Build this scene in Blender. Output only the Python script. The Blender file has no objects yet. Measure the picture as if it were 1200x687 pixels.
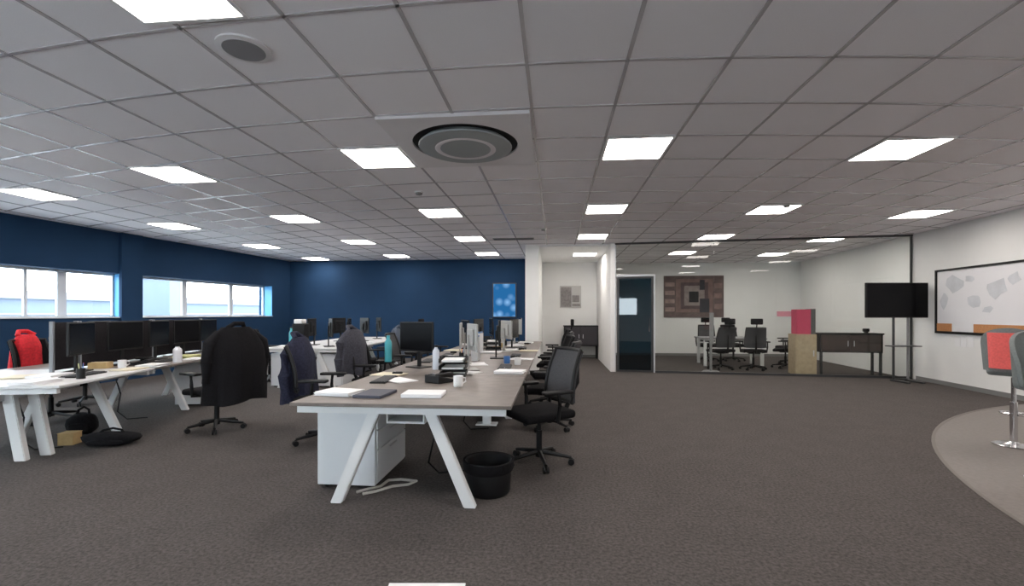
import bpy, bmesh, math, random
from mathutils import Vector, Matrix
C = bpy.context.scene.collection
SC = bpy.context.scene
PI = math.pi
random.seed(7)

# ------------------------------------------------------------------ camera, world, exposure
CZ, F, H = 1.35, 545.0, 368.0          # eye height, focal length in pixels (of a 1200 px wide frame), horizon row
YAW = math.atan(50 / F)
cam = bpy.data.cameras.new('camera'); co = bpy.data.objects.new('camera', cam); C.objects.link(co)
cam.sensor_width = 36; cam.lens = 36 * F / 1200; cam.shift_y = (H - 343.5) / 1200
cam.clip_start = 0.05; cam.clip_end = 300
co.location = (0, 0, CZ); co.rotation_euler = (PI / 2, 0, YAW)
SC.camera = co
SC.view_settings.view_transform = 'Standard'; SC.view_settings.look = 'None'
SC.view_settings.gamma = 1; SC.view_settings.use_curve_mapping = False
SC.view_settings.exposure = 0.22
w = bpy.data.worlds.new('sky'); SC.world = w; w.use_nodes = True
bgn = w.node_tree.nodes['Background']
bgn.inputs[0].default_value = (0.80, 0.90, 1.0, 1); bgn.inputs[1].default_value = 12.0
LAMP = 22.0                              # radiance of the ceiling light diffusers

def spot(px, py, z):                    # where the sight line of a photo pixel meets the height z
    d = F * (z - CZ) / (H - py); l = (px - 600) / F * d
    return Vector((l * math.cos(YAW) - d * math.sin(YAW), d * math.cos(YAW) + l * math.sin(YAW), z))

# ------------------------------------------------------------------ materials
MATS = {}
def mat(name, col, rough=0.6, metal=0.0, noise=0.0, nscale=20.0, bump=0.0, emit=None, spec=0.5, coat=0.0):
    if name in MATS: return MATS[name]
    m = bpy.data.materials.new(name); m.use_nodes = True; nt = m.node_tree
    b = nt.nodes['Principled BSDF']
    b.inputs['Base Color'].default_value = (*col, 1); b.inputs['Roughness'].default_value = rough
    b.inputs['Metallic'].default_value = metal; b.inputs['Specular IOR Level'].default_value = spec
    b.inputs['Coat Weight'].default_value = coat
    if noise or bump:
        tc = nt.nodes.new('ShaderNodeTexCoord'); n = nt.nodes.new('ShaderNodeTexNoise')
        n.inputs['Scale'].default_value = nscale; n.inputs['Detail'].default_value = 4
        nt.links.new(tc.outputs['Object'], n.inputs['Vector'])
        r = nt.nodes.new('ShaderNodeValToRGB')
        r.color_ramp.elements[0].position = 0.3; r.color_ramp.elements[1].position = 0.7
        r.color_ramp.elements[0].color = (*[c * (1 - noise) for c in col], 1)
        r.color_ramp.elements[1].color = (*[min(1, c * (1 + noise)) for c in col], 1)
        nt.links.new(n.outputs['Fac'], r.inputs['Fac']); nt.links.new(r.outputs['Color'], b.inputs['Base Color'])
        if bump:
            bp = nt.nodes.new('ShaderNodeBump'); bp.inputs['Strength'].default_value = bump; bp.inputs['Distance'].default_value = 0.01
            nt.links.new(n.outputs['Fac'], bp.inputs['Height']); nt.links.new(bp.outputs['Normal'], b.inputs['Normal'])
    if emit:
        b.inputs['Emission Color'].default_value = (*emit[0], 1); b.inputs['Emission Strength'].default_value = emit[1]
    MATS[name] = m
    return m
def glass_mat(name, tint, refl_rough=0.0, ior=1.45, base=0.0):
    m = bpy.data.materials.new(name); m.use_nodes = True; nt = m.node_tree; nt.nodes.clear()
    o = nt.nodes.new('ShaderNodeOutputMaterial'); mx = nt.nodes.new('ShaderNodeMixShader')
    t = nt.nodes.new('ShaderNodeBsdfTransparent'); t.inputs[0].default_value = (*tint, 1)
    g = nt.nodes.new('ShaderNodeBsdfGlossy'); g.inputs['Roughness'].default_value = refl_rough
    f = nt.nodes.new('ShaderNodeFresnel'); f.inputs[0].default_value = ior
    a = nt.nodes.new('ShaderNodeMath'); a.operation = 'ADD'; a.inputs[1].default_value = base; a.use_clamp = True
    ge = nt.nodes.new('ShaderNodeNewGeometry'); sb_ = nt.nodes.new('ShaderNodeMath'); sb_.operation = 'SUBTRACT'; sb_.inputs[0].default_value = 1
    ml = nt.nodes.new('ShaderNodeMath'); ml.operation = 'MULTIPLY'      # the far face of a pane adds no reflection of its own
    nt.links.new(f.outputs[0], a.inputs[0]); nt.links.new(ge.outputs['Backfacing'], sb_.inputs[1])
    nt.links.new(a.outputs[0], ml.inputs[0]); nt.links.new(sb_.outputs[0], ml.inputs[1]); nt.links.new(ml.outputs[0], mx.inputs[0])
    nt.links.new(t.outputs[0], mx.inputs[1]); nt.links.new(g.outputs[0], mx.inputs[2]); nt.links.new(mx.outputs[0], o.inputs[0])
    MATS[name] = m
    return m
def carpet_mat():
    m = bpy.data.materials.new('carpet'); m.use_nodes = True; nt = m.node_tree; b = nt.nodes['Principled BSDF']
    b.inputs['Roughness'].default_value = 0.95; b.inputs['Specular IOR Level'].default_value = 0.15
    tc = nt.nodes.new('ShaderNodeTexCoord')
    mp = nt.nodes.new('ShaderNodeMapping'); mp.inputs['Scale'].default_value = (1, 1, 1)
    nt.links.new(tc.outputs['Object'], mp.inputs[0])
    n1 = nt.nodes.new('ShaderNodeTexNoise'); n1.inputs['Scale'].default_value = 48; n1.inputs['Detail'].default_value = 5; n1.inputs['Roughness'].default_value = 0.7
    n2 = nt.nodes.new('ShaderNodeTexNoise'); n2.inputs['Scale'].default_value = 4; n2.inputs['Detail'].default_value = 3
    for n in (n1, n2): nt.links.new(mp.outputs[0], n.inputs['Vector'])
    r = nt.nodes.new('ShaderNodeValToRGB'); e = r.color_ramp.elements
    e[0].position = 0.36; e[0].color = (0.056, 0.049, 0.047, 1); e[1].position = 0.66; e[1].color = (0.122, 0.108, 0.103, 1)
    nt.links.new(n1.outputs['Fac'], r.inputs['Fac'])
    mx = nt.nodes.new('ShaderNodeMixRGB'); mx.blend_type = 'MULTIPLY'; mx.inputs[0].default_value = 0.35
    r2 = nt.nodes.new('ShaderNodeValToRGB'); r2.color_ramp.elements[0].color = (0.75, 0.75, 0.75, 1)
    r2.color_ramp.elements[0].position = 0.35; r2.color_ramp.elements[1].position = 0.65
    nt.links.new(n2.outputs['Fac'], r2.inputs['Fac'])
    nt.links.new(r.outputs['Color'], mx.inputs[1]); nt.links.new(r2.outputs['Color'], mx.inputs[2]); nt.links.new(mx.outputs[0], b.inputs['Base Color'])
    bp = nt.nodes.new('ShaderNodeBump'); bp.inputs['Strength'].default_value = 0.5; bp.inputs['Distance'].default_value = 0.01
    nt.links.new(n1.outputs['Fac'], bp.inputs['Height']); nt.links.new(bp.outputs['Normal'], b.inputs['Normal'])
    return m
def lamp_mat():                         # backlit diffuser: cooler bright rim, warm middle, as the fitting is
    m = bpy.data.materials.new('diffuser'); m.use_nodes = True; nt = m.node_tree; nt.nodes.clear()
    o = nt.nodes.new('ShaderNodeOutputMaterial'); e = nt.nodes.new('ShaderNodeEmission'); e.inputs[1].default_value = LAMP
    e.inputs[0].default_value = (1.0, 0.925, 0.86, 1)
    nt.links.new(e.outputs[0], o.inputs[0]); return m
carpet = carpet_mat(); diffuser = lamp_mat()
glass = glass_mat('clear_glass', (0.975, 0.99, 0.98)); door_glass = glass_mat('dark_door_glass', (0.13, 0.23, 0.29), 0.02, 1.5, 0.025)
vinyl = mat('vinyl_floor', (0.17, 0.15, 0.14), 0.5, noise=0.12, nscale=30)
vinyl_edge = mat('vinyl_edge', (0.13, 0.11, 0.10), 0.5)
tile = mat('ceiling_tile', (0.86, 0.83, 0.85), 0.95, noise=0.03, nscale=180, spec=0.1)
tbar = mat('ceiling_bar', (0.5, 0.47, 0.48), 0.22, spec=0.8)
white_wall = mat('white_wall_paint', (0.80, 0.80, 0.79), 0.85, noise=0.015, nscale=3)
navy = mat('navy_wall_paint', (0.011, 0.038, 0.090), 0.85, noise=0.04, nscale=3, spec=0.25)
white_frame = mat('white_window_frame', (0.55, 0.57, 0.60), 0.4)
dark_frame = mat('dark_metal_frame', (0.035, 0.037, 0.04), 0.4)
white_metal = mat('white_powder_coat', (0.78, 0.78, 0.78), 0.45)
white_board = mat('white_laminate', (0.72, 0.73, 0.75), 0.5)
top_wood = mat('grey_brown_laminate', (0.17, 0.145, 0.13), 0.42, noise=0.18, nscale=9)
pale_top = mat('pale_laminate', (0.66, 0.66, 0.67), 0.45, noise=0.04, nscale=9)
black_pl = mat('black_plastic', (0.008, 0.008, 0.009), 0.5, spec=0.3)
black_fab = mat('black_fabric', (0.008, 0.0075, 0.009), 0.95, noise=0.3, nscale=60, bump=0.3, spec=0.2)
navy_fab = mat('navy_fabric', (0.022, 0.024, 0.045), 0.95, noise=0.3, nscale=50, bump=0.3, spec=0.2)
grey_fab = mat('grey_blue_fabric', (0.09, 0.11, 0.15), 0.95, noise=0.2, nscale=50, bump=0.3, spec=0.2)
char_fab = mat('charcoal_screen_fabric', (0.02, 0.018, 0.021), 0.95, noise=0.25, nscale=80, spec=0.2)
mesh_grey = mat('grey_mesh', (0.045, 0.045, 0.05), 0.8, noise=0.2, nscale=90)
chrome = mat('chrome', (0.75, 0.75, 0.77), 0.15, 1.0)
alu = mat('brushed_aluminium', (0.6, 0.6, 0.62), 0.35, 0.9)
screen = mat('black_screen_glass', (0.004, 0.004, 0.005), 0.25, spec=0.15)
paper = mat('white_paper', (0.82, 0.82, 0.83), 0.8)
cream_paper = mat('cream_paper', (0.72, 0.66, 0.52), 0.8)
beige = mat('beige_card', (0.42, 0.33, 0.22), 0.8, noise=0.1, nscale=15)
tan = mat('tan_card', (0.45, 0.31, 0.14), 0.8, noise=0.1, nscale=15)
red_fab = mat('red_fabric', (0.62, 0.02, 0.03), 0.9, noise=0.2, nscale=40, bump=0.2)
coral_fab = mat('coral_fabric', (0.75, 0.13, 0.12), 0.9, noise=0.1, nscale=60, bump=0.1)
grey_up = mat('grey_upholstery', (0.16, 0.18, 0.18), 0.8, noise=0.1, nscale=60, bump=0.1)
pinkred = mat('crimson_panel', (0.50, 0.04, 0.10), 0.7, noise=0.1)
pinkp = mat('pink_panel', (0.75, 0.30, 0.38), 0.7, noise=0.1)
teal_pl = mat('turquoise_plastic', (0.06, 0.36, 0.42), 0.3)
yellow_p = mat('pale_yellow_paper', (0.62, 0.62, 0.30), 0.8)
orange_c = mat('orange_cork', (0.48, 0.22, 0.09), 0.85, noise=0.15, nscale=60)
blue_pl = mat('blue_plastic', (0.05, 0.16, 0.42), 0.4)
brown_w = mat('dark_brown_wood', (0.05, 0.03, 0.025), 0.4, noise=0.3, nscale=8)
silver_disc = mat('grey_disc_plastic', (0.30, 0.32, 0.32), 0.5)
ac_white = mat('cassette_plastic', (0.74, 0.71, 0.72), 0.5)
dark_hole = mat('black_slot', (0.008, 0.008, 0.008), 0.8)

# ------------------------------------------------------------------ mesh helpers
def bm_(): return bmesh.new()
def box(bm, x0, x1, y0, y1, z0, z1, M=None, bev=0.0, seg=2):
    r = bmesh.ops.create_cube(bm, size=1.0)
    vs = r['verts']
    for v in vs:
        v.co = Vector(((x0 + x1) / 2 + v.co.x * (x1 - x0), (y0 + y1) / 2 + v.co.y * (y1 - y0), (z0 + z1) / 2 + v.co.z * (z1 - z0)))
    if bev:
        ed = list({e for v in vs for e in v.link_edges})
        rr = bmesh.ops.bevel(bm, geom=ed, offset=bev, segments=seg, affect='EDGES', profile=0.5)
        vs = list({v for f in rr['faces'] for v in f.verts} | {v for v in vs if v.is_valid})
    if M is not None:
        for v in vs: v.co = M @ v.co
    return vs
def cyl(bm, p0, p1, r0, r1=None, n=16):
    p0, p1 = Vector(p0), Vector(p1); r1 = r0 if r1 is None else r1
    d = p1 - p0; q = d.to_track_quat('Z', 'Y').to_matrix().to_4x4(); q.translation = (p0 + p1) / 2
    return bmesh.ops.create_cone(bm, cap_ends=True, segments=n, radius1=r0, radius2=r1, depth=d.length, matrix=q)['verts']
def tube(bm, pts, r, n=8, close=False):
    pts = [Vector(p) for p in pts]; rings = []
    for i, p in enumerate(pts):
        a = pts[i - 1] if (i or close) else p; b = pts[(i + 1) % len(pts)] if (i < len(pts) - 1 or close) else p
        t = (b - a).normalized(); u = t.cross(Vector((0, 0, 1)))
        if u.length < 0.05: u = t.cross(Vector((0, 1, 0)))
        u.normalize(); v = t.cross(u)
        rr = r[i] if isinstance(r, (list, tuple)) else r
        rings.append([bm.verts.new(p + (u * math.cos(2 * PI * k / n) + v * math.sin(2 * PI * k / n)) * rr) for k in range(n)])
    m = len(rings)
    for i in range(m if close else m - 1):
        A, B = rings[i], rings[(i + 1) % m]
        for k in range(n): bm.faces.new((A[k], A[(k + 1) % n], B[(k + 1) % n], B[k]))
    if not close:
        bm.faces.new(list(reversed(rings[0]))); bm.faces.new(rings[-1])
def lathe(bm, prof, n=24, c=(0, 0, 0)):
    rings = []
    for r, z in prof:
        if r < 1e-5: rings.append([bm.verts.new((c[0], c[1], c[2] + z))])
        else: rings.append([bm.verts.new((c[0] + r * math.cos(2 * PI * k / n), c[1] + r * math.sin(2 * PI * k / n), c[2] + z)) for k in range(n)])
    for A, B in zip(rings, rings[1:]):
        for k in range(n):
            q = [A[k % len(A)], A[(k + 1) % n % len(A)], B[(k + 1) % n % len(B)], B[k % len(B)]]
            q = list(dict.fromkeys(q))
            if len(q) > 2: bm.faces.new(q)
def shell(bm, fn, nu, nv, th):          # curved sheet fn(u,v)->Vector with real thickness th along its normal
    g = [[fn(i / nu, j / nv) for j in range(nv + 1)] for i in range(nu + 1)]
    def nrm(i, j):
        a = g[min(i + 1, nu)][j] - g[max(i - 1, 0)][j]; b = g[i][min(j + 1, nv)] - g[i][max(j - 1, 0)]
        return a.cross(b).normalized()
    A = [[bm.verts.new(g[i][j]) for j in range(nv + 1)] for i in range(nu + 1)]
    B = [[bm.verts.new(g[i][j] + nrm(i, j) * th) for j in range(nv + 1)] for i in range(nu + 1)]
    for i in range(nu):
        for j in range(nv):
            bm.faces.new((A[i][j], A[i][j + 1], A[i + 1][j + 1], A[i + 1][j])); bm.faces.new((B[i][j], B[i + 1][j], B[i + 1][j + 1], B[i][j + 1]))
    for i in range(nu):
        bm.faces.new((A[i][0], A[i + 1][0], B[i + 1][0], B[i][0])); bm.faces.new((A[i + 1][nv], A[i][nv], B[i][nv], B[i + 1][nv]))
    for j in range(nv):
        bm.faces.new((A[0][j + 1], A[0][j], B[0][j], B[0][j + 1])); bm.faces.new((A[nu][j], A[nu][j + 1], B[nu][j + 1], B[nu][j]))
def obj(name, bm, m, parent=None, smooth=False, label=None):
    bmesh.ops.recalc_face_normals(bm, faces=bm.faces)
    me = bpy.data.meshes.new(name); bm.to_mesh(me); bm.free(); me.materials.append(m)
    if smooth:
        for p in me.polygons: p.use_smooth = True
        try: me.set_sharp_from_angle(angle=math.radians(40))
        except Exception: pass
    o = bpy.data.objects.new(name, me); C.objects.link(o)
    if parent is not None: o.parent = parent
    if label: o['label'] = label
    return o
def thing(name, label, cat, loc=(0, 0, 0), rz=0.0, group=None):
    o = bpy.data.objects.new(name, None); C.objects.link(o); o.empty_display_size = 0.1
    o.location = loc; o.rotation_euler = (0, 0, rz); return tag(o, label, cat, group)
def tag(o, label, cat, group=None):
    o['label'] = label; o['category'] = cat
    if group: o['group'] = group
    return o
def struct(name, bm, m, **k):
    o = obj(name, bm, m, **k); o['kind'] = 'structure'; return o
def dup(root, loc, rz, label, group=None, scale=None):
    r = root.copy(); C.objects.link(r); r.location = loc; r.rotation_euler = (0, 0, rz); r['label'] = label
    if group: r['group'] = group
    elif 'group' in r: del r['group']
    if scale: r.scale = scale
    for ch in list(root.children):
        c = ch.copy(); C.objects.link(c); c.parent = r
        for g in list(ch.children):
            d = g.copy(); C.objects.link(d); d.parent = c
    return r
USED = set()
def put(proto, loc, rz, label, group=None, scale=None):   # first call moves the prototype itself, later ones copy it
    if proto.name not in USED:
        USED.add(proto.name); proto.location = loc; proto.rotation_euler = (0, 0, rz); proto['label'] = label
        if group: proto['group'] = group
        if scale: proto.scale = scale
        return proto
    return dup(proto, loc, rz, label, group, scale)

# ------------------------------------------------------------------ the room
CH = 3.0                                # ceiling height
YR = -1.6                               # wall behind the viewer
LWa, LWb = Vector((-8.97, 6.77, 0)), Vector((-8.27, 13.9, 0))
LD = (LWb - LWa).normalized()
LW0 = LWb - LD * ((13.9 - YR) / LD.y)   # near end of the window wall
LL = (LWb - LW0).length
RD = Vector((0.064, 1, 0)).normalized()
RW0 = Vector((7.4 - 0.064 * (10.35 - YR), YR, 0)); RLn = (15.45 - YR) / RD.y
GA, GB = Vector((1.40, 11.02, 0)), Vector((7.385, 10.37, 0))

b = bm_(); box(b, -9.9, 7.9, YR - .3, 15.8, -0.12, 0); struct('floor', b, carpet)
b = bm_(); box(b, -9.9, 7.9, YR - .3, 15.8, CH, CH + 0.1); struct('ceiling', b, tile)

def ray_line(px, P0, D):                # distance along a wall at which the sight line of column px meets it
    l = (px - 600) / F
    r = Vector((l * math.cos(YAW) - math.sin(YAW), math.cos(YAW) + l * math.sin(YAW)))
    det = r.x * (-D.y) + D.x * r.y
    return (r.x * P0.y - r.y * P0.x) / (r.y * D.x - r.x * D.y) if False else (P0.x * r.y - P0.y * r.x) / (D.y * r.x - D.x * r.y)
s134, s159, s306 = ray_line(147, LW0, LD), ray_line(157, LW0, LD), ray_line(319, LW0, LD)
ZS, ZH = 1.27, 2.17
ML = Matrix.Translation(LW0) @ Matrix.Rotation(math.atan2(LD.y, LD.x), 4, 'Z')   # local x along the wall, +y = outward (left)
TH = 0.34
openings = [(s159, s306), (s134 - 5.0, s134), (0.4, s134 - 5.4)]
openings.sort()
b = bm_()
box(b, -0.3, LL + .3, 0, TH, 0, ZS, ML); box(b, -0.3, LL + .3, 0, TH, ZH, CH, ML)
e = -0.3
for a0, a1 in openings + [(LL + .3, 0)]:
    box(b, e, a0, 0, TH, ZS, ZH, ML); e = a1
struct('wall_left', b, navy)
def mull_px(px): return ray_line(px, LW0 + Vector((-TH + .04, 0, 0)), LD)
def window(n, a0, a1, mulls, M=ML, th=TH, ym=1):
    yo = ym * (th - 0.07)
    y0, y1 = min(yo, yo + .05 * ym), max(yo, yo + .05 * ym)
    b = bm_(); fw = 0.045
    box(b, a0, a1, y0, y1, ZS, ZS + fw, M); box(b, a0, a1, y0, y1, ZH - fw, ZH, M)
    box(b, a0, a0 + fw, y0, y1, ZS, ZH, M); box(b, a1 - fw, a1, y0, y1, ZS, ZH, M)
    for m, mw in mulls: box(b, m - mw / 2, m + mw / 2, y0, y1, ZS + fw, ZH - fw, M)
    f = struct('window_%d' % n, b, white_frame)
    b = bm_(); box(b, a0 + .01, a1 - .01, (y0 + y1) / 2 - .004, (y0 + y1) / 2 + .004, ZS + .01, ZH - .01, M)
    g = obj('pane', b, glass, f)
    b = bm_(); s0, s1 = min(-.03 * ym, yo), max(-.03 * ym, yo)
    box(b, a0, a1, s0, s1, ZS - .0, ZS + .022, M); obj('window_sill', b, white_frame, f)
m26, m69, m214, m269 = mull_px(26), mull_px(69), mull_px(214), mull_px(269)
window(1, openings[0][0], openings[0][1], [(openings[0][0] + k * 1.1, .06) for k in range(1, int((openings[0][1] - openings[0][0]) / 1.1) + 1) if openings[0][0] + k * 1.1 < openings[0][1] - .3])
window(2, openings[1][0], openings[1][1], [(m26, .05), (m69, .15)] + [(m26 - 1.0 * k, .06) for k in range(1, 4) if m26 - k > openings[1][0] + .3])
window(3, openings[2][0], openings[2][1], [(m214, .12), (m269, .12)])
reveal = mat('daylit_reveal_blue', (0.07, 0.30, 0.58), 0.5)  # added jamb faces: daylight on the navy reveals is put into their blue
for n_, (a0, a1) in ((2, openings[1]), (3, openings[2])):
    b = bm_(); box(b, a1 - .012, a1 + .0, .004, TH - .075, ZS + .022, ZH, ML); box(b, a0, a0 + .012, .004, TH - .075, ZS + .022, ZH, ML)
    obj('reveal_daylight', b, reveal, bpy.data.objects['window_%d' % n_])
# pilaster between the window groups
b = bm_(); box(b, (s134 + s159) / 2 - .22, (s134 + s159) / 2 + .22, -0.07, 0.0, 0, CH, ML); struct('wall_left_pilaster', b, navy)

b = bm_(); box(b, -9.3, -0.70, 13.9, 14.1, 0, CH); struct('wall_back', b, navy)
b = bm_(); box(b, -0.70, -0.38, 11.1, 14.6, 0, CH); struct('wall_partition', b, white_wall)
b = bm_(); box(b, -0.38, 1.42, 14.6, 14.8, 0, CH); struct('wall_alcove_back', b, white_wall)
b = bm_(); box(b, -0.38, 1.42, 11.1, 14.6, CH - .05, CH - .002); struct('ceiling_alcove', b, white_wall)
b = bm_(); box(b, 1.30, 1.42, 11.02, 15.6, 0, CH); struct('wall_meeting_room_left', b, white_wall)
b = bm_(); box(b, 1.42, 7.9, 15.45, 15.6, 0, CH); struct('wall_meeting_room_back', b, white_wall)
MR = Matrix.Translation(RW0) @ Matrix.Rotation(math.atan2(RD.y, RD.x), 4, 'Z')   # local -y = outward (right)
b = bm_(); box(b, -0.3, RLn, -0.2, 0, 0, CH, MR); struct('wall_right', b, white_wall)
# wall behind the viewer, with its own window
b = bm_(); r0, r1 = 0.15, 1.35
for x0, x1, z0, z1 in ((-9.9, 7.2, 0, ZS), (-9.9, 7.2, ZH, CH), (-9.9, -7.6, ZS, ZH), (-2.2, r0, ZS, ZH), (r1, 7.2, ZS, ZH)):
    box(b, x0, x1, YR - .3, YR, z0, z1)
struct('wall_rear', b, white_wall)
MRW = Matrix.Translation((0, YR, 0))
window(4, r0, r1, [], MRW, .3, -1); window(5, -7.6, -2.2, [(-6.25, .06), (-4.9, .06), (-3.55, .06)], MRW, .3, -1)
# skirtings
b = bm_(); box(b, 0, RLn - 5.2, 0, .015, 0, .08, MR); struct('baseboard_right', b, mat('grey_skirting', (.2, .2, .2), .5))
b = bm_(); box(b, 1.42, 7.4, 15.43, 15.45, 0, .08); struct('baseboard_meeting_room', b, MATS['grey_skirting'])
b = bm_(); box(b, -0.38, 1.30, 14.585, 14.6, 0, .08); struct('baseboard_alcove', b, MATS['grey_skirting'])

# ceiling grid
TS = 0.655
def warp(x, y): return y + 0.0225 * (x + 0.2) ** 2
b = bm_()
def bar(pts, hw=0.012, z0=CH - .006, z1=CH + .002):
    for (xa, ya), (xb, yb) in zip(pts, pts[1:]):
        d = Vector((xb - xa, yb - ya, 0)).normalized(); n = Vector((-d.y, d.x, 0)) * hw
        q = [Vector((xa, ya, 0)) + n, Vector((xa, ya, 0)) - n, Vector((xb, yb, 0)) - n, Vector((xb, yb, 0)) + n]
        lo = [b.verts.new((p.x, p.y, z0)) for p in q]; hi = [b.verts.new((p.x, p.y, z1)) for p in q]
        b.faces.new(lo); b.faces.new(list(reversed(hi)))
        for k in range(4): b.faces.new((lo[k], hi[k], hi[(k + 1) % 4], lo[(k + 1) % 4]))
gx = [0.4725 + TS * k for k in range(-14, 11)]
for x in gx:
    y1 = 13.9 if x < -0.7 else (11.1 if x < 1.35 else 15.45)
    bar([(x, YR), (x, y1)])
for j in range(-12, 20):
    y0 = 4.7 - TS / 2 + TS * j
    seg = []
    for i in range(0, 70):
        x = -9.0 + i * 0.24
        y = warp(x, y0)
        lim = 13.9 if x < -0.7 else (11.1 if x < 1.35 else 15.45)
        ok = YR < y < lim and x > LW0.x + (y - YR) * LD.x / LD.y and x < RW0.x + .064 * (y - YR)
        if ok: seg.append((x, y))
        elif seg:
            if len(seg) > 1: bar(seg)
            seg = []
    if len(seg) > 1: bar(seg)
struct('trim_ceiling_grid', b, tbar)

# round vinyl area by the right wall
def circle3(a, b2, c):
    ax, ay, bx, by, cx, cy = a[0], a[1], b2[0], b2[1], c[0], c[1]
    d = 2 * (ax * (by - cy) + bx * (cy - ay) + cx * (ay - by))
    ux = ((ax**2 + ay**2) * (by - cy) + (bx**2 + by**2) * (cy - ay) + (cx**2 + cy**2) * (ay - by)) / d
    uy = ((ax**2 + ay**2) * (cx - bx) + (bx**2 + by**2) * (ax - cx) + (cx**2 + cy**2) * (bx - ax)) / d
    return ux, uy, math.hypot(ax - ux, ay - uy)
ccx, ccy, crr = circle3(spot(1096, 512, 0), spot(1187, 476, 0), spot(1199, 613, 0))
print('circle', ccx, ccy, crr)
def arc_area(name, r0, r1, z, m):
    b = bm_(); n = 160; A = []; B = []
    for k in range(n + 1):
        t = 2 * PI * k / n; px, py = ccx + r1 * math.cos(t), ccy + r1 * math.sin(t)
        qx, qy = ccx + r0 * math.cos(t), ccy + r0 * math.sin(t)
        lim = lambda x, y: (min(x, RW0.x + .064 * (y - YR) - .02), max(y, YR + .02))
        px, py = lim(px, py); qx, qy = lim(qx, qy)
        A.append((px, py)); B.append((qx, qy))
    for k in range(n):
        q = [A[k], A[k + 1], B[k + 1], B[k]]
        if abs((q[0][0]-q[2][0])*(q[1][1]-q[3][1]) - (q[1][0]-q[3][0])*(q[0][1]-q[2][1])) < 1e-7: continue
        lo = [b.verts.new((x, y, 0.001)) for x, y in q]; hi = [b.verts.new((x, y, z)) for x, y in q]
        b.faces.new(hi)
        for i in range(4): b.faces.new((lo[i], lo[(i + 1) % 4], hi[(i + 1) % 4], hi[i]))
    bmesh.ops.remove_doubles(b, verts=b.verts, dist=1e-4)
    struct(name, b, m)
arc_area('floor_round_vinyl', 0.02, crr, 0.004, vinyl)
arc_area('trim_round_vinyl_edge', crr, crr + .03, 0.006, vinyl_edge)

# ------------------------------------------------------------------ glass front of the meeting room
GDv = (GB - GA).normalized(); GLn = (GB - GA).length
MG = Matrix.Translation(GA) @ Matrix.Rotation(math.atan2(GDv.y, GDv.x), 4, 'Z')
def gs(px): return ray_line(px, GA, GDv)
d0, d1 = gs(723), gs(766)
b = bm_()
box(b, 0, GLn, -.03, .03, CH - .04, CH, MG); box(b, GLn - .035, GLn, -.015, .015, 0, CH - .04, MG)
box(b, d1 + .03, GLn - .035, -.025, .025, 0, .05, MG)
struct('trim_glass_front_rail', b, dark_frame)
b = bm_(); box(b, 0.02, d1 + .03, -.02, .02, 2.215, 2.26, MG); box(b, d1, d1 + .03, -.02, .02, 0, 2.215, MG); box(b, 0, 0.02, -.02, .02, 0, CH - .04, MG)
struct('trim_door_frame', b, white_frame)
joints = [d1 + .03] + [d1 + .03 + (GLn - .09 - d1) * k / 4 for k in (1, 2, 3)] + [GLn - .035]
for k in range(4):
    b = bm_(); box(b, joints[k] + .003, joints[k + 1] - .003, -.006, .006, .05, CH - .04, MG)
    o = struct('window_glass_panel_%d' % (k + 1), b, glass)
b = bm_(); box(b, .02, d1 + .03, -.006, .006, 2.26, CH - .04, MG); struct('window_over_door', b, glass)
b = bm_(); box(b, d0 + .0, d1 - .005, -.014, .014, .03, 2.205, MG); dr = struct('door_1', b, door_glass)
b = bm_()
for z0, z1 in ((.012, .05), (2.17, 2.212)): box(b, d0, d1 - .005, -.02, .02, z0, z1, MG)
box(b, d0, d0 + .05, -.02, .02, .05, 2.17, MG); box(b, d1 - .055, d1 - .005, -.02, .02, .05, 2.17, MG)
obj('door_rail', b, dark_frame, dr)
b = bm_(); tube(b, [MG @ Vector(p) for p in ((d1 - .1, -.015, .95), (d1 - .1, -.06, .95), (d1 - .1, -.06, 1.25), (d1 - .1, -.015, 1.25))], .01); obj('door_handle', b, chrome, dr, smooth=True)

# ------------------------------------------------------------------ outside, seen through the windows
b = bm_(); box(b, -90, -9.95, -40, 70, -3.2, -3.0); struct('ground_outside', b, mat('pale_concrete_yard', (.5, .5, .5), .9, noise=.1, nscale=.5))
t = thing('annex', 'narrow pale blue grey flat roofed annex standing nearer than the warehouse', 'building', (-20, 21.8, -3))
b = bm_(); box(b, -.9, 1.0, -.4, .4, 0, 6.1); obj('wall', b, mat('pale_cladding', (.062, .085, .125), .6, noise=.05, nscale=1), t)
b = bm_(); box(b, -.95, 1.05, -.45, .45, 6.1, 6.2); obj('roof_edge', b, mat('white_fascia', (.12, .13, .15), .5), t)
t = thing('warehouse', 'long pale blue grey warehouse with banded cladding across the yard', 'building', (-26, 16, -3))
b = bm_(); box(b, -8, 0, -30, 40, 0, 5.1); obj('wall', b, mat('pale_cladding', (.062, .085, .125), .6, noise=.05, nscale=1), t)
b = bm_(); box(b, -8.3, .25, -30.3, 40.3, 5.1, 5.5); obj('roof_edge', b, mat('white_fascia', (.12, .13, .15), .5), t)
for k in range(9):
    b = bm_(); y = -26 + 7.2 * k; box(b, -.05, .06, y, y + 5.0, 2.6, 3.9); wn = obj('window', b, mat('blue_glazing', (.05, .08, .12), .2), t)
b = bm_()
for z in (0.8, 1.6, 4.3): box(b, 0, .09, -30, 40, z, z + .09)
obj('cladding_band', b, MATS['white_fascia'], t)

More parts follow.
